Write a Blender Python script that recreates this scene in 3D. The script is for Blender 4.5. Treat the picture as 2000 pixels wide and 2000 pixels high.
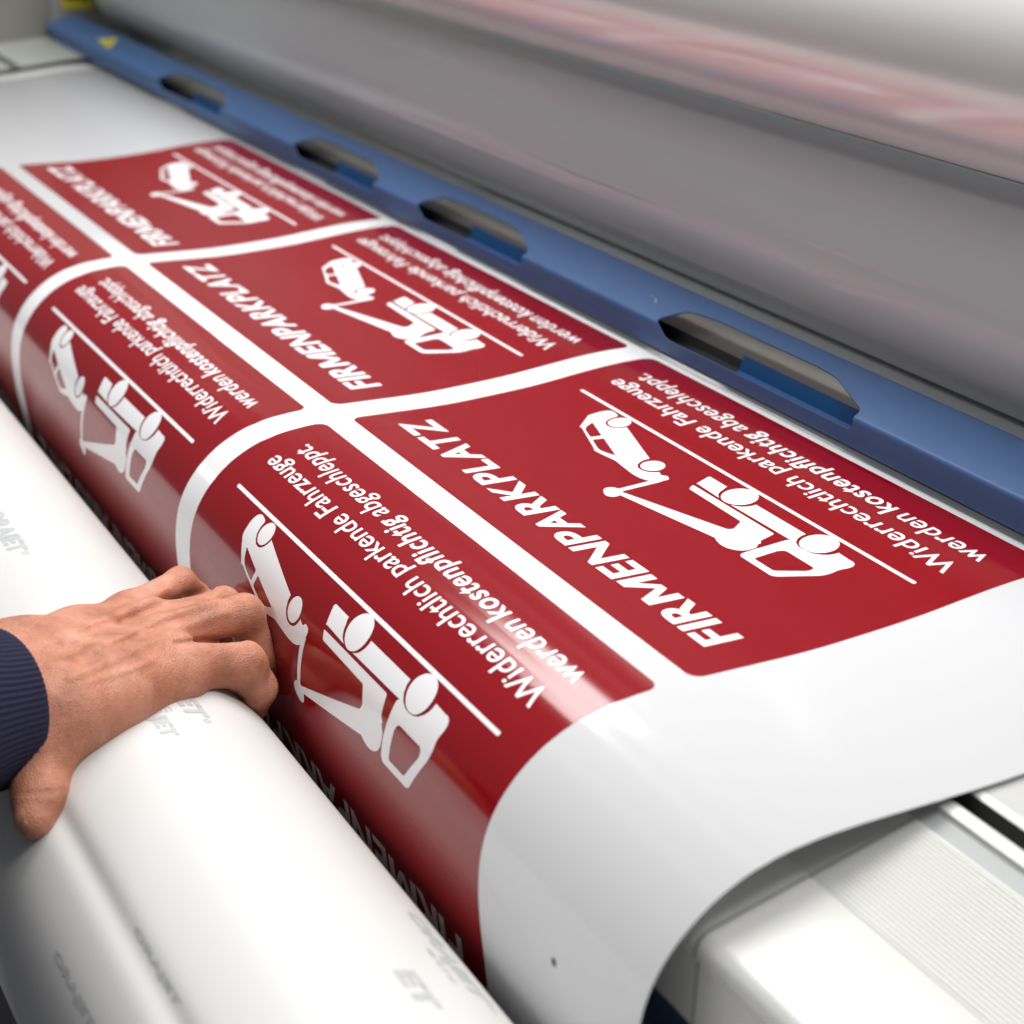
import bpy, bmesh, math, random
import numpy as np
from mathutils import Vector, Matrix

for o in list(bpy.data.objects):
    bpy.data.objects.remove(o)
SC = bpy.context.scene
COL = SC.collection
S = 0.5            # metres per survey unit
H0 = 1.3           # camera height in metres
R_ = math.radians

# ------------------------------------------------------------------ camera
MC = np.array([[0.48442168, 0.35508580, -0.79953093],
               [0.87255014, -0.13010371, 0.47088138],
               [0.06318135, -0.92573598, -0.37285522]])   # world <- (right, down, forward)
FPX = 3400.0
cam_d = bpy.data.cameras.new('camera')
cam = bpy.data.objects.new('camera', cam_d)
COL.objects.link(cam)
rot = Matrix(((MC[0, 0], -MC[0, 1], -MC[0, 2]), (MC[1, 0], -MC[1, 1], -MC[1, 2]), (MC[2, 0], -MC[2, 1], -MC[2, 2])))
cam.matrix_world = Matrix.Translation((0, 0, H0)) @ rot.to_4x4()
cam_d.sensor_width = 36
cam_d.sensor_fit = 'HORIZONTAL'
cam_d.lens = 36 * FPX / 2000
cam_d.clip_start = 0.02
cam_d.clip_end = 100
cam_d.dof.use_dof = True
cam_d.dof.focus_distance = 1.09
cam_d.dof.aperture_fstop = 6.5
cam_d.dof.aperture_blades = 0
SC.camera = cam

# ------------------------------------------------------------------ world, lamps, exposure
SC.view_settings.view_transform = 'Standard'
SC.view_settings.look = 'None'
SC.view_settings.exposure = 0.27
SC.view_settings.gamma = 1
SC.view_settings.use_curve_mapping = False
wld = bpy.data.worlds.new('World')
SC.world = wld
wld.use_nodes = True
nt = wld.node_tree
bg = nt.nodes['Background']
tc = nt.nodes.new('ShaderNodeTexCoord')
sx = nt.nodes.new('ShaderNodeSeparateXYZ')
rp = nt.nodes.new('ShaderNodeValToRGB')
mp = nt.nodes.new('ShaderNodeMapRange')
nt.links.new(tc.outputs['Generated'], sx.inputs[0])
nt.links.new(sx.outputs['Z'], mp.inputs['Value'])
mp.inputs['From Min'].default_value = -1
mp.inputs['From Max'].default_value = 1
nt.links.new(mp.outputs[0], rp.inputs[0])
e = rp.color_ramp.elements
e[0].position = 0.30
e[0].color = (0.09, 0.095, 0.10, 1)
e[1].position = 1.0
e[1].color = (0.30, 0.31, 0.32, 1)
e2_ = e.new(0.58)
e2_.color = (0.15, 0.157, 0.165, 1)
nt.links.new(rp.outputs[0], bg.inputs['Color'])
bg.inputs['Strength'].default_value = 0.78


def lamp(name, loc, size, energy, color=(1, 1, 1), rot=(0, 0, 0)):
    d = bpy.data.lights.new(name, 'AREA')
    d.shape = 'RECTANGLE'
    d.size, d.size_y = size
    d.energy = energy
    d.color = color
    o = bpy.data.objects.new(name, d)
    COL.objects.link(o)
    o.location = loc
    o.rotation_euler = rot
    return o


CEIL = 2.75
lamp('ceiling_panel', (-1.95, 0.62, CEIL), (1.9, 0.60), 27, (1.0, 0.985, 0.965))      # key: shadows fall towards the near end
lamp('machine_panel', (-1.95, 1.05, CEIL), (2.4, 0.5), 28, (1.0, 0.99, 0.975))
lamp('near_fill', (-0.05, 0.75, CEIL), (0.9, 0.6), 24, (1.0, 0.985, 0.965))  # fill light added to brighten the near end
lamp('operator_fill', (-1.0, -2.2, CEIL), (2.5, 0.6), 36, (1.0, 0.99, 0.97))  # unseen light added to brighten the film roll and operator-side faces


# ------------------------------------------------------------------ materials
def mat(name, color, rough=0.5, metal=0.0, spec=0.5, coat=0.0, coat_rough=0.05, sss=0.0, noise=0.0, nscale=40.0,
        bump=0.0, bscale=200.0, stretch=None, rvar=0.0):
    m = bpy.data.materials.new(name)
    m.use_nodes = True
    t = m.node_tree
    p = t.nodes['Principled BSDF']
    p.inputs['Base Color'].default_value = (*color, 1)
    p.inputs['Roughness'].default_value = rough
    p.inputs['Metallic'].default_value = metal
    p.inputs['Specular IOR Level'].default_value = spec
    p.inputs['Coat Weight'].default_value = coat
    p.inputs['Coat Roughness'].default_value = coat_rough
    if sss:
        p.inputs['Subsurface Weight'].default_value = sss
        p.inputs['Subsurface Radius'].default_value = (1.0, 0.35, 0.2)
        p.inputs['Subsurface Scale'].default_value = 0.006
    if noise or bump or rvar:
        c = t.nodes.new('ShaderNodeTexCoord')
        mpn = t.nodes.new('ShaderNodeMapping')
        t.links.new(c.outputs['Object'], mpn.inputs[0])
        if stretch:
            mpn.inputs['Scale'].default_value = stretch
        if noise or rvar:
            n = t.nodes.new('ShaderNodeTexNoise')
            n.inputs['Scale'].default_value = nscale
            n.inputs['Detail'].default_value = 6
            t.links.new(mpn.outputs[0], n.inputs['Vector'])
        if noise:
            hs = t.nodes.new('ShaderNodeMix')
            hs.data_type = 'RGBA'
            hs.inputs['A'].default_value = (*[max(0, q * (1 - noise)) for q in color], 1)
            hs.inputs['B'].default_value = (*[min(1, q * (1 + noise)) for q in color], 1)
            t.links.new(n.outputs[0], hs.inputs['Factor'])
            t.links.new(hs.outputs['Result'], p.inputs['Base Color'])
        if rvar:
            mr = t.nodes.new('ShaderNodeMapRange')
            mr.inputs['From Min'].default_value = 0.3
            mr.inputs['From Max'].default_value = 0.7
            mr.inputs['To Min'].default_value = max(0, rough - rvar)
            mr.inputs['To Max'].default_value = rough + rvar
            t.links.new(n.outputs[0], mr.inputs['Value'])
            t.links.new(mr.outputs[0], p.inputs['Roughness'])
        if bump:
            n2 = t.nodes.new('ShaderNodeTexNoise')
            n2.inputs['Scale'].default_value = bscale
            n2.inputs['Detail'].default_value = 4
            b = t.nodes.new('ShaderNodeBump')
            b.inputs['Strength'].default_value = bump
            b.inputs['Distance'].default_value = 0.001
            t.links.new(mpn.outputs[0], n2.inputs['Vector'])
            t.links.new(n2.outputs[0], b.inputs['Height'])
            t.links.new(b.outputs[0], p.inputs['Normal'])
    return m


VINYL_R = 0.13
M_white = mat('white_vinyl', (0.80, 0.80, 0.82), VINYL_R, noise=0.015, nscale=9, bump=0.02, bscale=14, stretch=(0.15, 1, 1))
M_red = mat('red_ink', (0.225, 0.0010, 0.005), VINYL_R, spec=0.65, noise=0.05, nscale=14, bump=0.02, bscale=14, stretch=(0.15, 1, 1))
M_letter = mat('unprinted_white', (0.80, 0.79, 0.81), VINYL_R)
M_dot = mat('black_ink', (0.03, 0.02, 0.03), 0.4)
M_liner = mat('white_liner', (0.60, 0.592, 0.58), 0.42, noise=0.02, nscale=6, bump=0.05, bscale=5)
M_grey_ink = mat('grey_liner_ink', (0.43, 0.445, 0.45), 0.45, noise=0.15, nscale=300)
M_alu = mat('aluminium', (0.55, 0.55, 0.535), 0.48, metal=0.30, noise=0.03, nscale=60, stretch=(0.05, 1, 1), bump=0.03, bscale=900)
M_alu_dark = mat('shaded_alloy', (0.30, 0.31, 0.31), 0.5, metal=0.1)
M_slot = mat('dark_channel', (0.03, 0.03, 0.028), 0.7)
M_dimmed_end = mat('dimmed_table_grey', (0.26, 0.275, 0.25), 0.5, noise=0.05, nscale=20)
M_blue = mat('blue_lacquer', (0.042, 0.108, 0.262), 0.46, bump=0.05, bscale=1400, noise=0.06, nscale=30)
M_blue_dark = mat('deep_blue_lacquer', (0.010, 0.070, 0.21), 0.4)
M_navy_body = mat('navy_cabinet', (0.012, 0.028, 0.075), 0.4)
M_roller = mat('grey_silicone', (0.60, 0.62, 0.63), 0.34, coat=0.7, coat_rough=0.16, noise=0.06, nscale=5, stretch=(0.2, 1, 1))
M_film = mat('clear_film_wound', (0.86, 0.85, 0.835), 0.24, metal=0.30, coat=0.5, coat_rough=0.15, noise=0.03, nscale=4, stretch=(0.2, 1, 1))
M_chrome = mat('brushed_steel', (0.38, 0.37, 0.34), 0.4, metal=0.4)
M_black = mat('black_rubber', (0.01, 0.01, 0.012), 0.6)
M_panel = mat('beige_panel', (0.20, 0.195, 0.175), 0.55, noise=0.05, nscale=8)
M_post = mat('cream_post', (0.30, 0.29, 0.265), 0.5)
M_yellow = mat('yellow_label', (0.62, 0.52, 0.02), 0.5)
M_label_black = mat('label_black', (0.02, 0.02, 0.01), 0.5)
M_floor = mat('dark_floor', (0.05, 0.05, 0.06), 0.6, noise=0.2, nscale=5)
M_knit = mat('navy_knit', (0.022, 0.022, 0.050), 0.85, spec=0.2, noise=0.35, nscale=900, bump=0.6, bscale=1500)


# ------------------------------------------------------------------ helpers
def tag(o, label=None, cat=None, group=None, kind=None):
    if label:
        o['label'] = label
    if cat:
        o['category'] = cat
    if group:
        o['group'] = group
    if kind:
        o['kind'] = kind
    return o


def W(p):
    p = np.asarray(p, float)
    return p * S + np.array([0, 0, H0])


def empty(name, p):
    o = bpy.data.objects.new(name, None)
    o.empty_display_size = 0.05
    COL.objects.link(o)
    o.location = W(p)
    return o


def link(name, verts, faces, m, parent=None, smooth=True, normals=None, sharp=None):
    """verts already in metres, world space"""
    me = bpy.data.meshes.new(name)
    me.from_pydata([tuple(v) for v in verts], [], [tuple(f) for f in faces])
    me.materials.append(m)
    me.update()
    if smooth:
        me.polygons.foreach_set('use_smooth', [True] * len(me.polygons))
    if normals is not None:
        me.normals_split_custom_set_from_vertices([tuple(n) for n in normals])
    elif sharp is not None:
        me.set_sharp_from_angle(angle=R_(sharp))
    o = bpy.data.objects.new(name, me)
    COL.objects.link(o)
    if parent is not None:
        o.parent = parent
        if parent.type == 'EMPTY':          # meshes are laid out in world space, empties stand at the thing's base
            o.matrix_parent_inverse = Matrix.Translation(parent.location).inverted()
    return o


def extrude(name, prof, x0, x1, m, parent=None, nx=2, closed=False, caps=False, sharp=35, bevel=0.0):
    """profile [(y, z)] in units swept along X"""
    prof = np.asarray(prof, float)
    n = len(prof)
    xs = np.linspace(x0, x1, nx)
    v = [W((x, y, z)) for x in xs for y, z in prof]
    f = []
    k = n if closed else n - 1
    for i in range(nx - 1):
        for j in range(k):
            a, b = i * n + j, i * n + (j + 1) % n
            f.append((a, b, b + n, a + n))
    if caps:
        f.append(tuple(range(n - 1, -1, -1)))
        f.append(tuple(range((nx - 1) * n, nx * n)))
    o = link(name, v, f, m, parent, True, sharp=sharp)
    return o


def box(name, lo, hi, m, parent=None, bev=0.0):
    bm = bmesh.new()
    bmesh.ops.create_cube(bm, size=1)
    lo, hi = W(lo), W(hi)
    for v in bm.verts:
        v.co = Vector([(lo[i] + hi[i]) / 2 + v.co[i] * (hi[i] - lo[i]) for i in range(3)])
    if bev:
        bmesh.ops.bevel(bm, geom=bm.edges[:], offset=bev, segments=3, affect='EDGES', profile=0.6)
    bm.verts.index_update()
    vs = [tuple(v.co) for v in bm.verts]
    fs = [[v.index for v in f.verts] for f in bm.faces]
    bm.free()
    return link(name, vs, fs, m, parent, True, sharp=30)


# ------------------------------------------------------------------ the sheet's section
from numpy.polynomial.chebyshev import Chebyshev
CH = Chebyshev([0.319277, 0.12918, 0.103187, -0.030355, 0.004328, 0.000797, 0.002842, 0.000772, -0.001081, 0.000898],
               domain=[-0.8401880784298705, -0.33712434795833895])
ROLL_C = np.array([0.54782, -1.18995])
ROLL_R = 0.2088
ph = np.linspace(-0.84018807, -0.33712435, 700)
rr = np.exp(CH(ph))
an = ph - R_(8)
PY, PZ = rr * np.cos(an), rr * np.sin(an)
PV = np.r_[0, np.cumsum(np.hypot(np.diff(PY), np.diff(PZ)))]
# downwards: hanging behind the roll and under it
a0 = math.atan2(PZ[0] - ROLL_C[1], PY[0] - ROLL_C[0])
r0 = math.hypot(PZ[0] - ROLL_C[1], PY[0] - ROLL_C[0])
th = np.linspace(a0, a0 - R_(105), 160)
rad = np.linspace(r0, ROLL_R + 0.004, 160)
EY, EZ = ROLL_C[0] + rad * np.cos(th), ROLL_C[1] + rad * np.sin(th)
EV = -np.r_[0, np.cumsum(np.hypot(np.diff(EY), np.diff(EZ)))]
# backwards: into the nip between the rollers
t_ = np.linspace(0, 1, 80)
y1, z1 = PY[-1], PZ[-1]
m0 = (PZ[-1] - PZ[-30]) / (PY[-1] - PY[-30])
dy = 0.42
BY = y1 + dy * t_
zend = -0.739
BZ = (2 * t_**3 - 3 * t_**2 + 1) * z1 + (t_**3 - 2 * t_**2 + t_) * m0 * dy + (-2 * t_**3 + 3 * t_**2) * zend
BV = PV[-1] + np.r_[0, np.cumsum(np.hypot(np.diff(BY), np.diff(BZ)))]
SV = np.r_[EV[:0:-1], PV, BV[1:]]
SY = np.r_[EY[:0:-1], PY, BY[1:]]
SZ = np.r_[EZ[:0:-1], PZ, BZ[1:]]
vv = np.arange(SV[0], SV[-1], 0.004)
# light smoothing of the resampled section
SYs, SZs = np.interp(vv, SV, SY), np.interp(vv, SV, SZ)
k5 = np.array([1, 4, 6, 4, 1]) / 16.0
for _ in range(3):
    SYs[2:-2] = np.convolve(SYs, k5, 'valid')
    SZs[2:-2] = np.convolve(SZs, k5, 'valid')
rip = np.exp(-((vv - 0.37) / 0.075)**2) * (0.00022 * np.sin(vv * 2 * math.pi / 0.043 + 0.6) + 0.00010 * np.sin(vv * 2 * math.pi / 0.0235)) + 0.00030 * np.exp(-((vv - 0.72) / 0.16)**2) * np.sin(vv * 2 * math.pi / 0.17)
g1, g2 = np.gradient(SYs, vv), np.gradient(SZs, vv)
SYs, SZs = SYs - g2 * rip, SZs + g1 * rip
TY, TZ = np.gradient(SYs, vv), np.gradient(SZs, vv)
ln = np.hypot(TY, TZ)
TY, TZ = TY / ln, TZ / ln


def on_sheet(x, v, off):
    """units -> metres, with normal; off in metres"""
    y, z = np.interp(v, vv, SYs), np.interp(v, vv, SZs)
    ny, nz = -np.interp(v, vv, TZ), np.interp(v, vv, TY)
    l = np.hypot(ny, nz)
    ny, nz = ny / l, nz / l
    p = np.c_[x * S, y * S + off * ny, z * S + H0 + off * nz]
    return p, np.c_[np.zeros_like(ny), ny, nz]


def on_roll(x, arc, off):
    """arc: angle in degrees round the roll"""
    y, z, ny, nz = roll_section(np.radians(arc))
    p = np.c_[x * S, y * S + off * ny, z * S + H0 + off * nz]
    return p, np.c_[np.zeros_like(ny), ny, nz]


CREASE = R_(130)


def roll_rad(a):
    a = np.asarray(a, float)
    r = ROLL_R * np.ones_like(a)
    d = (a - CREASE)
    r = r * (1 - 0.030 * np.exp(-(d / R_(4.0))**2) + 0.006 * np.exp(-((d - R_(17)) / R_(12))**2))
    r = r * (1 + 0.002 * np.sin(5 * a + 1.0))
    return r


def roll_section(a):
    h = 1e-3
    r = roll_rad(a)
    y, z = ROLL_C[0] + r * np.cos(a), ROLL_C[1] + r * np.sin(a)
    rp_, rm = roll_rad(a + h), roll_rad(a - h)
    ty = rp_ * np.cos(a + h) - rm * np.cos(a - h)
    tz = rp_ * np.sin(a + h) - rm * np.sin(a - h)
    ny, nz = tz, -ty
    l = np.hypot(ny, nz)
    return y, z, ny / l, nz / l


# ------------------------------------------------------------------ flat artwork -> curved decal
def fill(loops):
    """even-odd 2D fill of closed loops -> verts (n,2), faces"""
    cu = bpy.data.curves.new('tmp', 'CURVE')
    cu.dimensions = '2D'
    cu.fill_mode = 'FRONT'
    for L in loops:
        sp = cu.splines.new('POLY')
        sp.points.add(len(L) - 1)
        for q, (x, y) in zip(sp.points, L):
            q.co = (x, y, 0, 1)
        sp.use_cyclic_u = True
    ob = bpy.data.objects.new('tmp', cu)
    return to_flat(ob, cu, bpy.data.curves)


def to_flat(ob, data, store):
    COL.objects.link(ob)
    dg = bpy.context.evaluated_depsgraph_get()
    dg.update()
    me = ob.evaluated_get(dg).to_mesh()
    v = np.array([tuple(q.co)[:2] for q in me.vertices])
    f = [tuple(q.vertices) for q in me.polygons]
    ob.evaluated_get(dg).to_mesh_clear()
    bpy.data.objects.remove(ob)
    store.remove(data)
    return v, f


def text(body, bold=0.0, space=1.0):
    cu = bpy.data.curves.new('tmp', 'FONT')
    cu.body = body
    cu.size = 1.0
    cu.offset = bold
    cu.space_character = space
    cu.resolution_u = 4
    cu.fill_mode = 'FRONT'
    ob = bpy.data.objects.new('tmp', cu)
    return to_flat(ob, cu, bpy.data.curves)


def fit(vf, x0, x1, ycap0, ycap1, cap):
    """scale text so that x spans x0..x1 and height 0..cap maps to ycap0..ycap1"""
    v, f = vf
    v = v.copy()
    v[:, 0] = x0 + (v[:, 0] - v[:, 0].min()) / (v[:, 0].max() - v[:, 0].min()) * (x1 - x0)
    v[:, 1] = ycap0 + v[:, 1] / cap * (ycap1 - ycap0)
    return v, f


def join(parts):
    V, F, n = [], [], 0
    for v, f in parts:
        V.append(v)
        F += [tuple(i + n for i in q) for q in f]
        n += len(v)
    return np.vstack(V), F


def slice_y(vf, step):
    v, f = vf
    bm = bmesh.new()
    vs = [bm.verts.new((x, y, 0)) for x, y in v]
    for q in f:
        try:
            bm.faces.new([vs[i] for i in q])
        except ValueError:
            pass
    lo, hi = v[:, 1].min(), v[:, 1].max()
    y = math.floor(lo / step) * step + step
    while y < hi:
        bmesh.ops.bisect_plane(bm, geom=bm.verts[:] + bm.edges[:] + bm.faces[:], dist=1e-7, plane_co=(0, y, 0), plane_no=(0, 1, 0))
        y += step
    bm.verts.index_update()
    V = np.array([(q.co.x, q.co.y) for q in bm.verts])
    F = [[q.index for q in p.verts] for p in bm.faces]
    bm.free()
    return V, F


def wrap(name, vf, mapper, m, parent, step=0.006, thick=0.0):
    v, f = slice_y(vf, step)
    p, n = mapper(v[:, 0], v[:, 1])
    # orient faces along the outward normal
    out = []
    for q in f:
        a, b, c = p[q[0]], p[q[1]], p[q[2]]
        out.append(q if np.dot(np.cross(b - a, c - a), n[q[0]]) >= 0 else q[::-1])
    if thick:
        k = len(p)
        cnt = {}
        for q in out:
            for a, b in zip(q, list(q[1:]) + [q[0]]):
                cnt[(a, b)] = cnt.get((a, b), 0) + 1
        rim = [(a, b) for (a, b) in cnt if (b, a) not in cnt]
        pi_, ni = p - thick * n, -n
        P4, N4, F4 = [p, pi_], [n, ni], [list(q) for q in out] + [[i + k for i in q[::-1]] for q in out]
        base = 2 * k
        for a, b in rim:
            e_ = p[b] - p[a]
            nn = np.cross(e_, n[a])
            l = np.linalg.norm(nn)
            nn = nn / l if l > 0 else n[a]
            P4.append(np.array([p[a], p[b], pi_[b], pi_[a]]))
            N4.append(np.array([nn] * 4))
            F4.append([base + 1, base, base + 3, base + 2])
            base += 4
        return link(name, np.vstack(P4), F4, m, parent, True, normals=np.vstack(N4))
    return link(name, p, out, m, parent, True, normals=n)


def rrect(x0, x1, y0, y1, r, n=8):
    pts = []
    for cx, cy, a in ((x1 - r, y1 - r, 0), (x0 + r, y1 - r, 90), (x0 + r, y0 + r, 180), (x1 - r, y0 + r, 270)):
        for i in range(n + 1):
            t = R_(a + 90 * i / n)
            pts.append((cx + r * math.cos(t), cy + r * math.sin(t)))
    return pts


def circ(cx, cy, r, n=48):
    return [(cx + r * math.cos(2 * math.pi * i / n), cy + r * math.sin(2 * math.pi * i / n)) for i in range(n)]


def round_poly(pts, r, n=4):
    """cut each corner with a small arc"""
    P = [np.array(p, float) for p in pts]
    out = []
    for i in range(len(P)):
        a, b, c = P[i - 1], P[i], P[(i + 1) % len(P)]
        u, w = a - b, c - b
        d = min(r, 0.45 * np.linalg.norm(u), 0.45 * np.linalg.norm(w))
        s, e_ = b + u / np.linalg.norm(u) * d, b + w / np.linalg.norm(w) * d
        for k in range(n + 1):
            t = k / n
            out.append(tuple((1 - t)**2 * s + 2 * t * (1 - t) * b + t * t * e_))
    return out


# ------------------------------------------------------------------ floor
fl = box('floor', (-14, -10, -2.7), (10, 12, -2.6), M_floor)
tag(fl, kind='structure')

# ------------------------------------------------------------------ laminator
lam = tag(empty('laminator', (-2.5, 1.6, -2.6)), 'large roll laminator with blue guard bar, grey pressure roller and aluminium feed table', 'laminator')
XN, XF = 0.75, -5.72          # near and far ends of the machine


def at_phi(y0, z0, y1, z1, deg):
    """point of the line where the sight angle is deg"""
    t = math.tan(R_(deg))
    k = (t * y0 - z0) / ((z1 - z0) - t * (y1 - y0))
    return y0 + k * (y1 - y0), z0 + k * (z1 - z0)


# front panel of the feed table: rounded nose, smooth land, ribs, recess, bright rail
NO = (0.8135, -0.9026)
SL = (1.0885, -0.8295)
q = lambda d: at_phi(*NO, *SL, d)
slope = math.atan2(SL[1] - NO[1], SL[0] - NO[0])
nrm = np.array([-math.sin(slope), math.cos(slope)])
prof = []
# nose
nr = 0.020
nose_c = np.array(NO) + np.array([0.012, 0.0032]) - nrm * nr
for a in np.linspace(200, math.degrees(slope) + 90, 14):
    prof.append(tuple(nose_c + nr * np.array([math.cos(R_(a)), math.sin(R_(a))])))
low = prof[0]
front = [(low[0] + 0.006, low[1] - 0.075), (low[0] + 0.004, low[1] - 0.020), (low[0] + 0.004, low[1] - 0.004)]
prof = front + prof
A, B = np.array(q(-43.1)), np.array(q(-38.75))
prof.append(tuple(A - 0.004 * np.array([math.cos(slope), math.sin(slope)])))
nrib = 25
for i in range(nrib):
    for t, hgt in ((0.08, -0.0022), (0.32, -0.0022), (0.45, 0.0), (0.92, 0.0)):
        prof.append(tuple(A + (B - A) * (i + t) / nrib + nrm * hgt))
prof.append(tuple(B))
C_, D_ = np.array(q(-38.65)), np.array(q(-37.86))
prof += [tuple(C_ - nrm * 0.006), tuple(D_ - nrm * 0.006)]
E1, F1 = np.array(q(-37.78)), np.array(q(-37.30))
prof += [tuple(E1 + nrm * 0.0005), tuple(E1 + (F1 - E1) * 0.3 + nrm * 0.0012), tuple(E1 + (F1 - E1) * 0.36), tuple(F1), tuple(F1 - nrm * 0.03)]
extrude('recess_shade', [tuple(C_ - nrm * 0.0056), tuple(D_ - nrm * 0.0056)], XN, XF, M_alu_dark, lam)  # recess shade put into the colour of a darker strip over its floor
SEAM = -1.0085
extrude('feed_table_panel', prof, XN, SEAM + 0.0010, M_alu, lam, sharp=30)
extrude('feed_table_panel', prof, SEAM - 0.0010, XF, M_alu, lam, sharp=30)
extrude('panel_joint', [(y + 0.003, z - 0.0030) for y, z in prof[3:17]], SEAM + 0.003, SEAM - 0.003, M_slot, lam, sharp=30)
# rear panel following the sheet, with a channel between
rear0 = (1.1135, -0.8268)
rear_prof = [(rear0[0], rear0[1] - 0.0015), (rear0[0] + 0.003, rear0[1] + 0.0004)]
yy = np.linspace(rear0[0] + 0.008, 1.62, 250)
base = np.interp(yy, SYs[SYs.argmin():], SZs[SYs.argmin():]) - 0.0055
for i, (y, z) in enumerate(zip(yy, base)):
    rear_prof.append((y, z - (0.0016 if i % 2 else 0.0)))
extrude('rear_table_panel', rear_prof, XN, XF, M_alu, lam, sharp=20)
extrude('channel_floor', [(1.06, -0.872), (1.1145, -0.872), (1.1145, rear0[1] - 0.0017)], XN, XF, M_slot, lam)  # slot's depth shade put into the near-black of its floor and wall
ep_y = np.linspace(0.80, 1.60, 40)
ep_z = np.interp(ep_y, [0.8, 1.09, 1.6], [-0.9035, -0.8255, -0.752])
extrude('dimmed_end', np.c_[ep_y, ep_z], -5.27, XF, M_dimmed_end, lam, sharp=30)  # added overlay: far table's dimness put into its grey-green colour
extrude('end_groove', [(1.30, np.interp(1.30, ep_y, ep_z) + 0.0012), (1.325, np.interp(1.325, ep_y, ep_z) + 0.0012)], -5.28, -5.62, M_slot, lam)
# cabinet under the table
cab = [(low[0] + 0.012, low[1] - 0.074), (low[0] + 0.016, low[1] - 0.09), (low[0] + 0.10, -1.25), (low[0] + 0.10, -2.55), (2.4, -2.55), (2.4, -0.95), (1.0, -0.95)]
extrude('cabinet', cab, XN, XF, M_navy_body, lam, closed=True, caps=True, sharp=20)

# guard bar: sheet metal folded along X, with slots through the fold
GB = [(1.5185, -0.7668), (1.5160, -0.7300), (1.5172, -0.7252), (1.5215, -0.7222), (1.5940, -0.6930), (1.6010, -0.6905), (1.6070, -0.6920), (1.6095, -0.7000)]
GB = np.array(GB)
# round it
for _ in range(2):
    Q = [GB[0]]
    for i in range(len(GB) - 1):
        Q += [0.75 * GB[i] + 0.25 * GB[i + 1], 0.25 * GB[i] + 0.75 * GB[i + 1]]
    Q.append(GB[-1])
    GB = np.array(Q)
GL = np.r_[0, np.cumsum(np.hypot(*np.diff(GB, axis=0).T))]


def bar_at_phi(d):
    a = np.degrees(np.arctan2(GB[:, 1], GB[:, 0]))
    k = np.argmax(a > d)
    t = (d - a[k - 1]) / (a[k] - a[k - 1])
    return GL[k - 1] + t * (GL[k] - GL[k - 1])


def on_bar(x, s, off):
    y, z = np.interp(s, GL, GB[:, 0]), np.interp(s, GL, GB[:, 1])
    h = 0.0015
    ty = np.interp(s + h, GL, GB[:, 0]) - np.interp(s - h, GL, GB[:, 0])
    tz = np.interp(s + h, GL, GB[:, 1]) - np.interp(s - h, GL, GB[:, 1])
    l = np.hypot(ty, tz)
    ny, nz = -tz / l, ty / l
    return np.c_[x * S, y * S + off * ny, z * S + H0 + off * nz], np.c_[0 * ny, ny, nz]


sb, su = bar_at_phi(-26.15), bar_at_phi(-24.12)
sm = bar_at_phi(-25.2)
slots = [(-4.60, -4.12), (-3.655, -3.225), (-3.025, -2.60), (-2.175, -1.690), (-1.05, -0.6)]
s_end = GL[-1]
outer = [(XN, 0), (XN, s_end), (-5.73, s_end), (-5.74, bar_at_phi(-23.0)), (-5.765, bar_at_phi(-24.6)), (-5.70, bar_at_phi(-25.7)), (-5.58, 0.0)]
loops = [outer]
for a, b in slots:
    w = b - a
    loops.append(round_poly([(b, sb + 0.001), (b - 0.004, sm + 0.004), (b - 0.105, su - 0.003), (b - 0.15, su), (a + 0.085, su), (a + 0.022, su - 0.008), (a - 0.004, sm - 0.006), (a + 0.03, sb)], 0.012))
bar = wrap('guard_bar', fill(loops), lambda x, y: on_bar(x, y, 0), M_blue, lam, step=0.0012, thick=0.0010)
sc0 = bar_at_phi(-24.3)
wrap('scuff', fill([[(-2.262, sc0), (-2.250, sc0 - 0.006), (-2.238, sc0 - 0.007), (-2.226, sc0 - 0.016), (-2.222, sc0 - 0.016), (-2.233, sc0 - 0.0062), (-2.249, sc0 - 0.005)]]), lambda x, y: on_bar(x, y, 0.0003), M_post, bar)
# sticker: warning triangle on the bar
tri = round_poly([(-5.10, bar_at_phi(-24.95)), (-5.26, bar_at_phi(-24.6)), (-5.17, bar_at_phi(-23.6))], 0.01)
st = wrap('warning_sticker', fill([tri]), lambda x, y: on_bar(x, y, 0.0004), M_yellow, bar)
bolt = [(-5.155, bar_at_phi(-24.1)), (-5.19, bar_at_phi(-24.4)), (-5.17, bar_at_phi(-24.42)), (-5.185, bar_at_phi(-24.65)), (-5.15, bar_at_phi(-24.38)), (-5.17, bar_at_phi(-24.36))]
wrap('warning_symbol', fill([bolt]), lambda x, y: on_bar(x, y, 0.0007), M_label_black, bar)

# behind the slots: blue blade with notches and a steel guide
blade = [(1.5290, -0.7655), (1.5600, -0.7560), (1.5610, -0.7300)]
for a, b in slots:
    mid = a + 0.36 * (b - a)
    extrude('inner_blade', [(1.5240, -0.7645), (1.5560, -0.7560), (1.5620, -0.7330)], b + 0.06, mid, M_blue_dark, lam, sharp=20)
extrude('inner_blade', [(1.5300, -0.7660), (1.5660, -0.7590), (1.5700, -0.7450)], XN, XF, M_black, lam, sharp=20)

# pressure roller and guide shaft
RC = np.array([1.80, -0.5870])
RR = 0.1515


def cyl(name, c, r, x0, x1, m, parent, n=160, wob=0.0, caps=True):
    pr = []
    for i in range(n):
        a = 2 * math.pi * i / n
        q_ = r * (1 + wob * math.sin(7 * a + 0.5) + wob * 0.6 * math.sin(13 * a))
        pr.append((c[0] + q_ * math.cos(a), c[1] + q_ * math.sin(a)))
    return extrude(name, pr, x0, x1, m, parent, closed=True, caps=caps, sharp=40)




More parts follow.
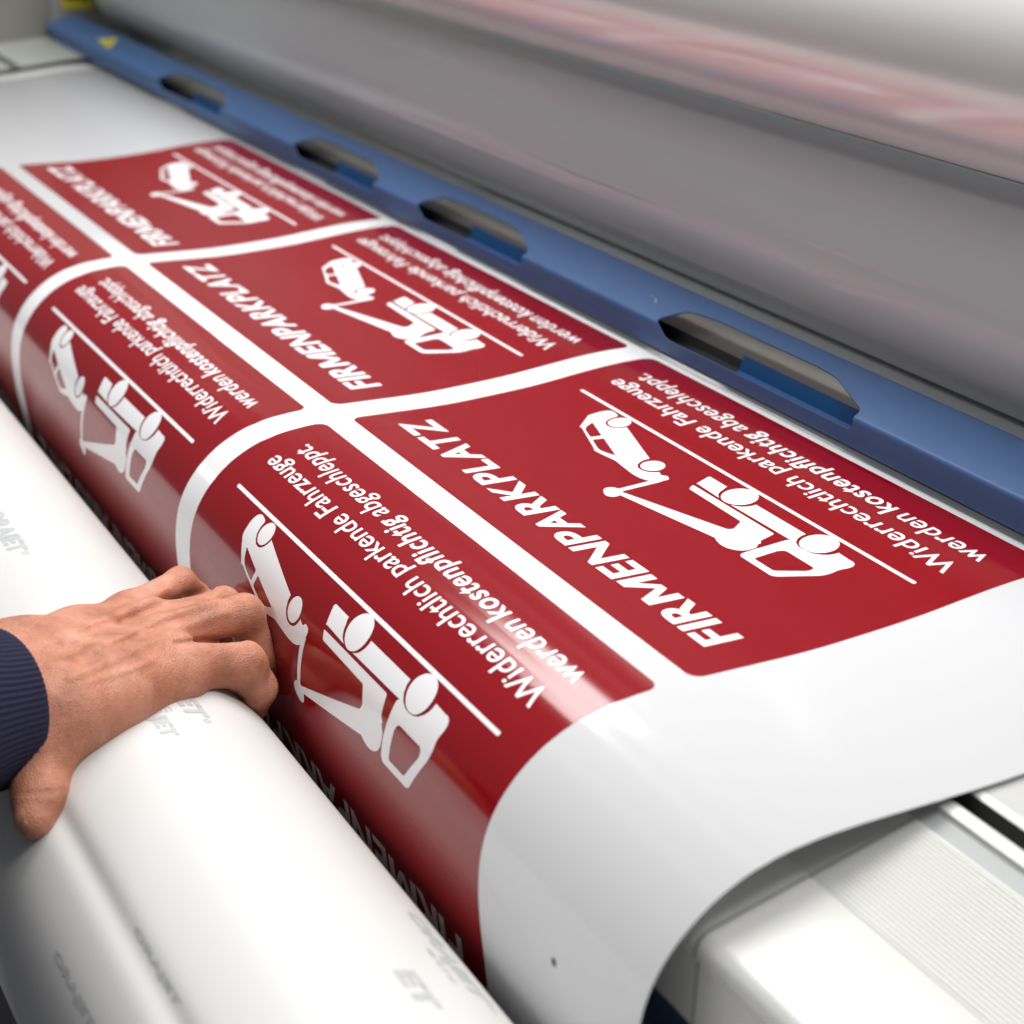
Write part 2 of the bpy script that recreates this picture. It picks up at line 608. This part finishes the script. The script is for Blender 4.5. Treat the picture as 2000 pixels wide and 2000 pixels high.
def roller_angle(deg):
    d = np.array([math.cos(R_(deg)), math.sin(R_(deg))])
    b = -d @ RC
    t = -b - math.sqrt(b * b - (RC @ RC - RR * RR))
    p_ = d * t
    return math.atan2(p_[1] - RC[1], p_[0] - RC[0]) % (2 * math.pi), math.hypot(*p_)


def x_at(px, py, r):
    c = MC @ np.array([px - 1000, py - 1000, FPX])
    return c[0] * r / math.hypot(c[1], c[2])


rx = np.unique(np.r_[np.linspace(XN - 0.05, -1.0, 12), np.linspace(-1.0, -3.4, 160), np.linspace(-3.4, -5.62, 12)])
ra = np.unique(np.r_[np.linspace(0, 2 * math.pi, 140, endpoint=False), np.linspace(R_(140), R_(215), 420)])
rg, ag = np.meshgrid(rx, ra, indexing='ij')
rad_ = RR * (1 + 0.0006 * np.sin(7 * ag + 0.5))
for (p0, p1, deg, amp, wd) in (((1000, 290), (1310, 410), -19.75, 0.0011, 1.1), ((1480, 425), (1880, 590), -18.8, 0.0009, 1.6), ((1220, 480), (1720, 650), -21.9, 0.0005, 2.0), ((700, 190), (1120, 350), -20.6, 0.0006, 1.6)):
    aC, rC = roller_angle(deg)
    xa, xb = x_at(*p0, rC), x_at(*p1, rC)
    win = np.exp(-((rg - (xa + xb) / 2) / (0.42 * abs(xb - xa)))**2)
    drift = R_(1.2) * (rg - (xa + xb) / 2)
    rad_ = rad_ + 1.8 * amp * win * np.exp(-((ag - aC - drift) / R_(wd))**2)
nR, nA = rg.shape
rv = [W((x_, RC[0] + r_ * math.cos(a_), RC[1] + r_ * math.sin(a_))) for x_, r_, a_ in zip(rg.ravel(), rad_.ravel(), ag.ravel())]
rf = [(i * nA + j, i * nA + (j + 1) % nA, (i + 1) * nA + (j + 1) % nA, (i + 1) * nA + j) for i in range(nR - 1) for j in range(nA)]
link('pressure_roller', rv, rf, M_roller, lam)

extrude('guide_plate', [(1.5750, -0.7600), (1.6250, -0.7460), (1.6380, -0.7330)], XN - 0.05, -5.62, M_chrome, lam, sharp=60)
# side frames
for x0, x1 in ((-6.00, XF), (XN, 1.05)):
    box('side_panel', (x0, 1.18, -2.6), (x1, 3.0, 0.9), M_panel, lam, bev=0.004)
post = box('corner_post', (-5.99, 1.535, -0.775), (-5.69, 1.80, 0.9), M_post, lam, bev=0.01)
# yellow warning label on the post
lab = [W((-5.684, y, z)) for y, z in rrect(1.565, 1.665, -0.672, -0.56, 0.006)]
pl = link('warning_label', lab, [range(len(lab))], M_yellow, post)
lab2 = [W((-5.681, y, z)) for y, z in rrect(1.575, 1.655, -0.645, -0.575, 0.004)]
link('label_print', lab2, [range(len(lab2))], M_label_black, post)

# film roll above
FC, FR = (1.691, -0.239), 0.160
fr = tag(empty('film_roll', (-2.5, FC[0], FC[1])), 'thick glossy pale roll of laminating film mounted above the grey pressure roller', 'film roll')
cyl('wound_film', FC, FR, XN - 0.05, -5.62, M_film, fr, n=220, wob=0.0005)
cyl('roll_core', FC, 0.06, XN - 0.03, -5.70, M_chrome, fr, n=48)

# ------------------------------------------------------------------ printed sheet
sheet = tag(empty('printed_sheet', (-2.5, 1.1, -0.83)), 'white glossy vinyl sheet printed with red towing signs, sliding over the feed table', 'vinyl sheet')
XS0, XS1 = -1.0, -5.15
prof = np.c_[SYs, SZs]
sh = extrude('sheet', prof, XS0, XS1, M_white, sheet, sharp=180)
sm_ = sh.modifiers.new('thickness', 'SOLIDIFY')
sm_.thickness = 0.0005
sm_.offset = 1 if sh.data.polygons[len(prof) // 2].normal.z < 0 else -1

SGW, SGH = 0.868, 0.516
# pictogram, in sign coordinates: right, up, origin at the sign's upper left corner
boom = round_poly([(0.4615, -0.1968), (0.4608, -0.2066), (0.2986, -0.2558), (0.2952, -0.2628), (0.3078, -0.2830), (0.4255, -0.2850), (0.4328, -0.2962), (0.2560, -0.2962),
                   (0.2504, -0.2714), (0.2424, -0.2655)], 0.003) + [(0.2376, -0.2555), (0.2372, -0.2480), (0.2374, -0.2418), (0.2395, -0.2365), (0.2434, -0.2315), (0.2490, -0.2275), (0.2563, -0.2245), (0.2640, -0.2235),
                   (0.2708, -0.2238), (0.2785, -0.2255), (0.2868, -0.2288)]
head = round_poly([(0.4832, -0.1892), (0.4862, -0.1960), (0.4834, -0.2032), (0.4752, -0.2080), (0.4660, -0.2085), (0.4592, -0.2051), (0.4543, -0.1940), (0.4565, -0.1856), (0.4638, -0.1815), (0.4726, -0.1830)], 0.005)
rope = [(0.4746, -0.2690), (0.4640, -0.2690), (0.4652, -0.2083), (0.4746, -0.2083)]
tail = round_poly([(0.4328, -0.3008), (0.4413, -0.3262), (0.4392, -0.3287), (0.3989, -0.3282)], 0.003) + [(0.3975, -0.3200), (0.3950, -0.3130), (0.3905, -0.3070), (0.3850, -0.3030), (0.3800, -0.3008)]
cab_ = [(0.3545, -0.3008), (0.3470, -0.3040), (0.3415, -0.3090), (0.3378, -0.3150), (0.3360, -0.3210), (0.3358, -0.3268), (0.2332, -0.3268), (0.2328, -0.3200), (0.2295, -0.3110), (0.2225, -0.3035), (0.2130, -0.2995), (0.2032, -0.2985),
        (0.1935, -0.3000), (0.1855, -0.3030), (0.1780, -0.3090), (0.1730, -0.3160), (0.1712, -0.3220), (0.1708, -0.3278)] + \
    round_poly([(0.1429, -0.3278), (0.1350, -0.3235), (0.1330, -0.3150), (0.1365, -0.3004), (0.1343, -0.2864), (0.1364, -0.2744), (0.1620, -0.2290), (0.1680, -0.2250), (0.2290, -0.2250), (0.2335, -0.2300), (0.2348, -0.2500), (0.2342, -0.3008)], 0.005)
cabwin = round_poly([(0.2150, -0.2350), (0.2162, -0.2725), (0.2115, -0.2800), (0.1580, -0.2800), (0.1545, -0.2765), (0.1539, -0.2690), (0.1760, -0.2350)], 0.004)
car = round_poly([(0.6850, -0.2734), (0.7172, -0.3084), (0.7180, -0.3300), (0.7140, -0.3410), (0.7050, -0.3448), (0.6882, -0.3415)], 0.004) + \
    [(0.6885, -0.3310), (0.6865, -0.3225), (0.6815, -0.3155), (0.6745, -0.3110), (0.6670, -0.3098), (0.6595, -0.3110), (0.6525, -0.3160), (0.6478, -0.3230), (0.6465, -0.3290),
     (0.5365, -0.2960), (0.5370, -0.2880), (0.5345, -0.2790), (0.5290, -0.2715), (0.5215, -0.2670), (0.5135, -0.2658), (0.5050, -0.2672), (0.4980, -0.2715), (0.4935, -0.2775), (0.4915, -0.2825)] + \
    round_poly([(0.4802, -0.2793), (0.4766, -0.2832), (0.4710, -0.2832), (0.4660, -0.2808), (0.4640, -0.2770), (0.4665, -0.2640), (0.4740, -0.2560), (0.4830, -0.2518), (0.4940, -0.2492), (0.5102, -0.2490), (0.5321, -0.2512), (0.5573, -0.2540), (0.5694, -0.2522), (0.5855, -0.2496), (0.6000, -0.2484), (0.6090, -0.2496)], 0.004)
cw1 = round_poly([(0.6912, -0.2995), (0.6838, -0.2852), (0.6765, -0.2782), (0.6680, -0.2750), (0.6468, -0.2688), (0.6420, -0.2848)], 0.003)
cw2 = round_poly([(0.6369, -0.2660), (0.6326, -0.2822), (0.5709, -0.2637), (0.5855, -0.2583), (0.6000, -0.2552), (0.6090, -0.2570)], 0.003)
pieces = [[boom], [head], [rope], [tail], [cab_, cabwin], [car, cw1, cw2], [circ(0.3670, -0.3240, 0.0243)], [circ(0.2030, -0.3240, 0.0243)], [circ(0.6670, -0.3300, 0.0166)], [circ(0.5135, -0.2862, 0.0168)]]
pict = [fill(p) for p in pieces]
ruler = fill([rrect(0.0596, 0.8075, -0.3535, -0.3478, 0.0026)])
CAP = 0.729
probe = text('H')[0]
CAP = float(probe[:, 1].max())
XH = float(text('x')[0][:, 1].max())
M_poly = fill([[(0, 0), (0, CAP), (0.215, CAP), (0.44, 0.33 * CAP), (0.665, CAP), (0.88, CAP), (0.88, 0), (0.705, 0), (0.705, 0.60 * CAP), (0.515, 0.10 * CAP), (0.365, 0.10 * CAP), (0.175, 0.60 * CAP), (0.175, 0)]])
KERN = {'RM': 0.035, 'IR': 0.075, 'AR': 0.03, 'PA': -0.01, 'LA': 0.04, 'AT': -0.05, 'RK': 0.04, 'KP': 0.06, 'TZ': 0.05}
hp, xo = [], 0.0
WORD = 'FIRMENPARKPLATZ'
for i, ch in enumerate(WORD):
    v, f = M_poly if ch == 'M' else text(ch, 0.030)
    v = v.copy()
    v[:, 0] += xo - v[:, 0].min()
    xo = v[:, 0].max() + KERN.get(WORD[i:i + 2], 0.085)
    hp.append((v, f))
t_head = fit(join(hp), 0.0555, 0.8205, -0.1030, -0.0545, CAP)
t_l1 = fit(text('Widerrechtlich parkende Fahrzeuge', 0.008), 0.0590, 0.8085, -0.4195, -0.3915, CAP)
# second line: the middle word is bold
seg = []
xo = 0.0
for wd, bo in (('werden', 0.008), ('kostenpflichtig', 0.020), ('abgeschleppt.', 0.008)):
    v, f = text(wd, bo, 1.07 if bo > 0.01 else 1.03)
    v = v.copy()
    v[:, 0] += xo - v[:, 0].min()
    xo = v[:, 0].max() + 0.30
    seg.append((v, f))
l2 = join(seg)
t_l2 = fit(l2, 0.0575, 0.8060, -0.4645, -0.4645 + 0.0196 * CAP / XH, CAP)
red_face = fill([rrect(0, SGW, -SGH, 0, 0.016)])


def sign_mapper(v_top, x_left, off):
    return lambda a, b: on_sheet(x_left - a, v_top - b, off)


VB, VA = 0.4956, 0.4549 - SGH
XSIGN = [-1.2925, -2.2206, -3.1487]
proto = {}
for row, vt in (('back', VB), ('front', VA)):
    for i, x in enumerate(XSIGN):
        if i == 0:
            red = wrap('printed_sign', red_face, sign_mapper(vt, x, 0.00010), M_red, sheet)
            hd = wrap('headline', t_head, sign_mapper(vt - (0.008 if row == 'front' else 0), x, 0.00018), M_letter, red)
            nt_ = wrap('notice_text', join([t_l1, t_l2]), sign_mapper(vt, x, 0.00018), M_letter, red)
            gl = wrap('ground_line', ruler, sign_mapper(vt, x, 0.00018), M_letter, red)
            # pictogram pieces, each a hair above the previous so that none share a plane
            parts, nn, off0 = [], [], 0.00019
            Vs, Fs, Ns, cnt = [], [], [], 0
            for j, pc in enumerate(pict):
                v, f = slice_y(pc, 0.006)
                p, n = sign_mapper(vt, x, off0 + 0.000012 * j)(v[:, 0], v[:, 1])
                for q_ in f:
                    a_, b_, c_ = p[q_[0]], p[q_[1]], p[q_[2]]
                    g = q_ if np.dot(np.cross(b_ - a_, c_ - a_), n[q_[0]]) >= 0 else q_[::-1]
                    Fs.append([k + cnt for k in g])
                Vs.append(p)
                Ns.append(n)
                cnt += len(p)
            pg = link('tow_truck_pictogram', np.vstack(Vs), Fs, M_letter, red, True, normals=np.vstack(Ns))
            proto[row] = (red, (hd, nt_, gl, pg))
        else:
            r0_, kids = proto[row]
            c = r0_.copy()
            COL.objects.link(c)
            c.location.x += (x - XSIGN[0]) * S
            for kd in kids:
                g = kd.copy()
                COL.objects.link(g)
                g.parent = c
# small dark registration dot near the sheet's corner
wrap('register_dot', fill([circ(0, 0, 0.0046)]), lambda a, b: on_sheet(a - 1.141, b + 0.1525, 0.0002), M_dot, sheet)

# ------------------------------------------------------------------ roll in front
roll = tag(empty('vinyl_roll', (-2.5, ROLL_C[0], ROLL_C[1])), 'thick white roll of backed vinyl with grey lettering, gripped by the hand', 'roll')
aa = np.linspace(0, 2 * math.pi, 361)[:-1]
y_, z_, _, _ = roll_section(aa)
extrude('wound_vinyl', np.c_[y_, z_], 0.55, -5.15, M_liner, roll, closed=True, caps=True, sharp=50, nx=2)
DEG = 180 / math.pi / ROLL_R
brand = text('ORAJET', 0.05)
small = text('etic', 0.0)


def roll_text(vf, x0, x1, a_base, hgt):
    """letters read towards +X with their tops towards the sheet; returns (x, angle deg)"""
    v, f = fit(vf, x0, x1, 0, hgt, CAP)
    v = v.copy()
    v[:, 1] = a_base - v[:, 1] * DEG
    return v, f


prints = []
reg = fill([circ(0, 0, 0.0045), circ(0, 0, 0.0033)])
for x1, ab, hg in ((-2.216, 98.8, 0.0235), (-1.690, 79.4, 0.0235), (-1.255, 128.0, 0.0065), (-1.330, 151.5, 0.0080), (-1.150, 52.5, 0.0235), (-0.62, 101, 0.0235), (-3.1, 76, 0.0235), (-2.75, 124, 0.0235)):
    prints.append(roll_text(brand, x1 - (0.155 if hg > 0.02 else 0.130), x1, ab, hg))
    if hg > 0.02:
        prints.append((np.c_[reg[0][:, 0] + x1 + 0.010, ab - 4.9 + reg[0][:, 1] * DEG], reg[1]))
        prints.append(roll_text(small, x1 - 0.075, x1 - 0.015, ab + 6.0, 0.011))
for x1, ab, wd in ((-1.650, 91.2, 0.125), (-1.115, 75.5, 0.060)):
    prints.append(roll_text(brand if wd > 0.1 else text('ET', 0.05), x1 - wd, x1, ab, 0.0165 if wd > 0.1 else 0.020))
for pr_ in prints:
    wrap('backing_print', pr_, lambda x, a: on_roll(x, a, 0.0002), M_grey_ink, roll, step=1.2)


# ------------------------------------------------------------------ hand
def P(px, py, d):
    c = np.array([(px - 1000) / FPX * d, (py - 1000) / FPX * d, d])
    return MC @ c


def seg_(G, a, b):
    """distance of grid points to capsule axis with linear radius; a, b = (px, py, depth, radius px)"""
    pa, pb = P(*a[:3]), P(*b[:3])
    ra, rb = a[3] * a[2] / FPX, b[3] * b[2] / FPX
    ab = pb - pa
    t = np.clip(((G - pa) @ ab) / (ab @ ab), 0, 1)
    return np.linalg.norm(G - pa - t[..., None] * ab, axis=-1) - (ra + t * (rb - ra))


def smin(a, b, k):
    h = np.clip(k - np.abs(a - b), 0, None) / k
    return np.minimum(a, b) - h * h * k * 0.25


def chain(G, js, k):
    d = None
    for a, b in zip(js[:-1], js[1:]):
        e_ = seg_(G, a, b)
        d = e_ if d is None else smin(d, e_, k)
    return d


PINKY = [(250, 1197, 2.215, 38), (352, 1136, 2.300, 27), (398, 1172, 2.330, 24), (420, 1240, 2.35, 21)]
RING = [(280, 1222, 2.170, 44), (436, 1180, 2.250, 32), (484, 1248, 2.285, 28), (500, 1320, 2.30, 24)]
MIDDLE = [(306, 1250, 2.115, 47), (476, 1200, 2.185, 38), (512, 1288, 2.215, 31), (512, 1345, 2.235, 27)]
INDEX = [(322, 1300, 2.075, 50), (475, 1299, 2.135, 44), (503, 1344, 2.160, 36), (497, 1380, 2.185, 28)]
THUMB = [(100, 1425, 1.945, 66), (84, 1482, 1.925, 55), (78, 1548, 1.895, 49), (68, 1600, 1.870, 40)]
META = [[(-60, 1300, 2.03, 78), (45, 1282, 2.06, 66), (150, 1245, 2.14, 52), (250, 1200, 2.215, 38)],
        [(-60, 1330, 2.02, 85), (45, 1310, 2.05, 74), (160, 1275, 2.11, 62), (280, 1225, 2.17, 44)],
        [(-60, 1370, 2.00, 88), (55, 1350, 2.03, 80), (170, 1310, 2.07, 70), (306, 1255, 2.115, 47)],
        [(-60, 1400, 1.99, 88), (60, 1385, 2.01, 84), (180, 1345, 2.04, 74), (322, 1305, 2.075, 50)],
        [(60, 1422, 1.935, 76), (150, 1396, 1.955, 70), (225, 1372, 1.995, 60), (335, 1333, 2.065, 36)]]


def hand_sdf(G):
    d = None
    for js in META:
        e_ = chain(G, js, 0.03)
        d = e_ if d is None else smin(d, e_, 0.085 if js is META[-1] else 0.024)
    d = smin(d, chain(G, THUMB, 0.02), 0.03)
    fing = None
    for js in (PINKY, RING, MIDDLE, INDEX):
        e_ = chain(G, js, 0.012)
        fing = e_ if fing is None else smin(fing, e_, 0.004)
    d = smin(d, fing, 0.022)
    # sculpted detail: tendons, veins, knuckles, creases (strokes given as picture points on the back of the hand)
    C = G @ MC        # world -> camera
    u = C[..., 0] / C[..., 2] * FPX + 1000
    w = C[..., 1] / C[..., 2] * FPX + 1000

    def stroke(pts, width, amp):
        nonlocal d
        best = None
        for (x0, y0), (x1, y1) in zip(pts[:-1], pts[1:]):
            ab = np.array([x1 - x0, y1 - y0], float)
            t = np.clip(((u - x0) * ab[0] + (w - y0) * ab[1]) / (ab @ ab), 0, 1)
            q_ = (u - x0 - t * ab[0])**2 + (w - y0 - t * ab[1])**2
            best = q_ if best is None else np.minimum(best, q_)
        d = d - amp * np.exp(-best / (width * width))
    k = 0.0036
    stroke([(110, 1235), (190, 1215), (250, 1190), (330, 1150)], 9, k * 0.9)
    stroke([(150, 1285), (230, 1245), (320, 1205), (420, 1170)], 11, k * 1.1)
    stroke([(140, 1320), (240, 1280), (330, 1232), (440, 1196)], 11, k * 0.9)
    stroke([(90, 1262), (140, 1247), (175, 1258), (215, 1254), (262, 1232)], 7, k * 0.5)
    stroke([(100, 1300), (150, 1303), (190, 1284), (235, 1262)], 7, k * 0.5)
    stroke([(120, 1250), (160, 1225), (205, 1205)], 6, k * 0.5)
    stroke([(180, 1330), (245, 1310), (300, 1290)], 6, k * 0.5)
    stroke([(235, 1218), (275, 1200), (320, 1180), (410, 1152)], 8, -k * 1.0)
    stroke([(345, 1258), (400, 1250), (470, 1247)], 6, -k * 1.5)
    stroke([(300, 1225), (340, 1214), (400, 1200)], 12, -k * 0.5)
    stroke([(120, 1275), (150, 1268), (180, 1245)], 9, -k * 0.6)
    stroke([(455, 1368), (480, 1364), (500, 1372)], 4, -k * 0.8)
    stroke([(495, 1262), (512, 1290)], 12, k * 0.4)
    for x0 in (462, 470, 478):
        stroke([(x0, 1258), (x0 + 14, 1285)], 2.6, -k * 0.22)
    for x0 in (428, 438, 448):
        stroke([(x0, 1152), (x0 + 14, 1172)], 2.6, -k * 0.2)
    for x0 in (40, 62, 84):
        stroke([(x0 + 4, 1552), (x0 + 34, 1544)], 4, -k * 0.4)
    return d


def surface_nets(lo, hi, h):
    ax = [np.arange(lo[i], hi[i] + h, h) for i in range(3)]
    n = [len(a) for a in ax]
    F = np.empty(n, np.float32)
    for i, x in enumerate(ax[0]):
        G = np.stack(np.meshgrid([x], ax[1], ax[2], indexing='ij'), -1)[0]
        F[i] = hand_sdf(G)
    neg = F < 0
    cc = np.zeros([q_ - 1 for q_ in n], np.int8)
    corners = [(i, j, k) for i in (0, 1) for j in (0, 1) for k in (0, 1)]
    sl = lambda o: tuple(slice(o[i], n[i] - 1 + o[i]) for i in range(3))
    for o in corners:
        cc += neg[sl(o)]
    act = (cc > 0) & (cc < 8)
    idx = -np.ones(cc.shape, np.int64)
    cells = np.argwhere(act)
    idx[act] = np.arange(len(cells))
    acc = np.zeros((len(cells), 3))
    num = np.zeros(len(cells))
    for a in corners:
        for axn in range(3):
            if a[axn]:
                continue
            b = list(a)
            b[axn] = 1
            fa = F[cells[:, 0] + a[0], cells[:, 1] + a[1], cells[:, 2] + a[2]]
            fb = F[cells[:, 0] + b[0], cells[:, 1] + b[1], cells[:, 2] + b[2]]
            m = (fa < 0) != (fb < 0)
            t = np.where(m, fa / np.where(m, fa - fb, 1), 0)
            pt = np.array(a)[None] + t[:, None] * (np.array(b) - np.array(a))[None]
            acc[m] += pt[m]
            num[m] += 1
    V = (cells + acc / num[:, None]) * h + np.array(lo)
    faces = []
    for axn in range(3):
        a1, a2 = [(1, 2), (2, 0), (0, 1)][axn]
        s0 = [slice(None)] * 3
        s1 = [slice(None)] * 3
        s0[axn] = slice(0, n[axn] - 1)
        s1[axn] = slice(1, n[axn])
        ch = neg[tuple(s0)] != neg[tuple(s1)]
        e_ = np.argwhere(ch)
        ok = (e_[:, a1] > 0) & (e_[:, a2] > 0) & (e_[:, a1] < n[a1] - 1) & (e_[:, a2] < n[a2] - 1)
        e_ = e_[ok]
        fl_ = neg[e_[:, 0], e_[:, 1], e_[:, 2]]
        q4 = []
        for d1, d2 in ((-1, -1), (0, -1), (0, 0), (-1, 0)):
            c = e_.copy()
            c[:, a1] += d1
            c[:, a2] += d2
            q4.append(idx[c[:, 0], c[:, 1], c[:, 2]])
        q4 = np.stack(q4, 1)
        q4[~fl_] = q4[~fl_][:, ::-1]
        faces.append(q4)
    Q = np.vstack(faces)
    Q = Q[(Q >= 0).all(1)]
    return V, Q


allj = np.array([P(*j[:3]) for js in META + [PINKY, RING, MIDDLE, INDEX, THUMB] for j in js])
lo, hi = allj.min(0) - 0.07, allj.max(0) + 0.07
HV, HF = surface_nets(lo, hi, 0.0030)

M_skin = bpy.data.materials.new('skin')
M_skin.use_nodes = True
t = M_skin.node_tree
p = t.nodes['Principled BSDF']
p.inputs['Roughness'].default_value = 0.48
p.inputs['Specular IOR Level'].default_value = 0.4
p.inputs['Subsurface Weight'].default_value = 0.25
p.inputs['Subsurface Radius'].default_value = (1.0, 0.4, 0.25)
p.inputs['Subsurface Scale'].default_value = 0.003
c = t.nodes.new('ShaderNodeTexCoord')
n1 = t.nodes.new('ShaderNodeTexNoise')
n1.inputs['Scale'].default_value = 38
n1.inputs['Detail'].default_value = 7
n1.inputs['Roughness'].default_value = 0.6
r1 = t.nodes.new('ShaderNodeValToRGB')
ee = r1.color_ramp.elements
ee[0].position = 0.30
ee[0].color = (0.31, 0.125, 0.074, 1)
ee[1].position = 0.72
ee[1].color = (0.60, 0.295, 0.215, 1)
x = ee.new(0.5)
x.color = (0.50, 0.200, 0.120, 1)
t.links.new(c.outputs['Object'], n1.inputs['Vector'])
t.links.new(n1.outputs[0], r1.inputs[0])
t.links.new(r1.outputs[0], p.inputs['Base Color'])
v1 = t.nodes.new('ShaderNodeTexVoronoi')
v1.inputs['Scale'].default_value = 620
v1.feature = 'DISTANCE_TO_EDGE'
n3 = t.nodes.new('ShaderNodeTexNoise')
n3.inputs['Scale'].default_value = 160
n3.inputs['Detail'].default_value = 5
mx = t.nodes.new('ShaderNodeMath')
mx.operation = 'ADD'
b1 = t.nodes.new('ShaderNodeBump')
b1.inputs['Strength'].default_value = 0.6
b1.inputs['Distance'].default_value = 0.0012
t.links.new(c.outputs['Object'], v1.inputs['Vector'])
t.links.new(c.outputs['Object'], n3.inputs['Vector'])
t.links.new(v1.outputs['Distance'], mx.inputs[0])
t.links.new(n3.outputs[0], mx.inputs[1])
t.links.new(mx.outputs[0], b1.inputs['Height'])
t.links.new(b1.outputs[0], p.inputs['Normal'])

person = link('person', [W(q_) for q_ in HV], HF.tolist(), M_skin)
tag(person, 'left hand reaching in from a navy knit cuff, fingers hooked over the white roll', 'person')
M_nail = mat('nail', (0.36, 0.17, 0.115), 0.32)
# thumb nail: a small curved plate on the outer side of the thumb tip
nv, nf, nd, nl = [], [], [], []
NG = 13
for i in range(NG):
    for j in range(NG):
        a, b = (i / (NG - 1) - 0.5) * 2, (j / (NG - 1) - 0.5) * 2
        ra_ = 1 / max(1.0, (abs(a)**2.6 + abs(b)**2.6)**(1 / 2.6)) if (a or b) else 1.0
        px_, py_ = 47 + a * ra_ * 10 + b * ra_ * 3, 1617 + b * ra_ * 15
        nd.append(P(px_, py_, 1.0))
        nl.append(0.0016 - 0.0022 * (a * a * b * b))
nd, nl = np.array(nd), np.array(nl)
nt0 = np.full(len(nd), 1.70)
for _ in range(60):                  # walk along the lines of sight to the thumb's skin
    nt0 += 0.7 * hand_sdf(nd * nt0[:, None])
nv = [W(q_) for q_ in nd * (nt0 - nl)[:, None]]
for i in range(NG - 1):
    for j in range(NG - 1):
        nf.append((i * NG + j, i * NG + j + 1, (i + 1) * NG + j + 1, (i + 1) * NG + j))
link('thumb_nail', nv, nf, M_nail, person)

# knitted sleeve: ribbed tube around the wrist
ctr = [(-2600, 1900, 0.80), (-1250, 1640, 1.25), (-520, 1480, 1.66), (-300, 1440, 1.78), (-120, 1405, 1.87), (-55, 1392, 1.908), (-18, 1384, 1.928), (-5, 1381, 1.935), (0, 1380, 1.938), (-8, 1382, 1.935), (-40, 1388, 1.92)]
rads = [(430, 1.0), (330, 1.0), (240, 1.0), (225, 1.0), (190, 1.0), (166, 1.0), (160, 1.0), (157, 1.0), (152, 1.0), (146, 1.0), (144, 1.0)]
axis = P(*ctr[6]) - P(*ctr[3])
axis /= np.linalg.norm(axis)
sv = MC @ np.array([0.13, -0.985, 0.0])
sv = sv - axis * (sv @ axis)
sv /= np.linalg.norm(sv)
sw = np.cross(axis, sv)
NS = 672
vs_, fs_ = [], []
for k_row, ((px, py, d_), (rp_x, sc_)) in enumerate(zip(ctr, rads)):
    o = P(px, py, d_)
    r_u = rp_x * d_ / FPX
    for i in range(NS):
        a = 2 * math.pi * i / NS
        rib = 1 + 0.008 * math.cos(84 * a) * (1.0 if k_row < 7 else 0.5)
        vs_.append(W(o + sv * math.cos(a) * r_u * rib + sw * math.sin(a) * r_u * 0.95 * rib))
for k_ in range(len(ctr) - 1):
    for i in range(NS):
        a_, b_ = k_ * NS + i, k_ * NS + (i + 1) % NS
        fs_.append((a_, b_, b_ + NS, a_ + NS))
fs_.append(tuple(range(NS)))
link('sleeve', vs_, fs_, M_knit, person)
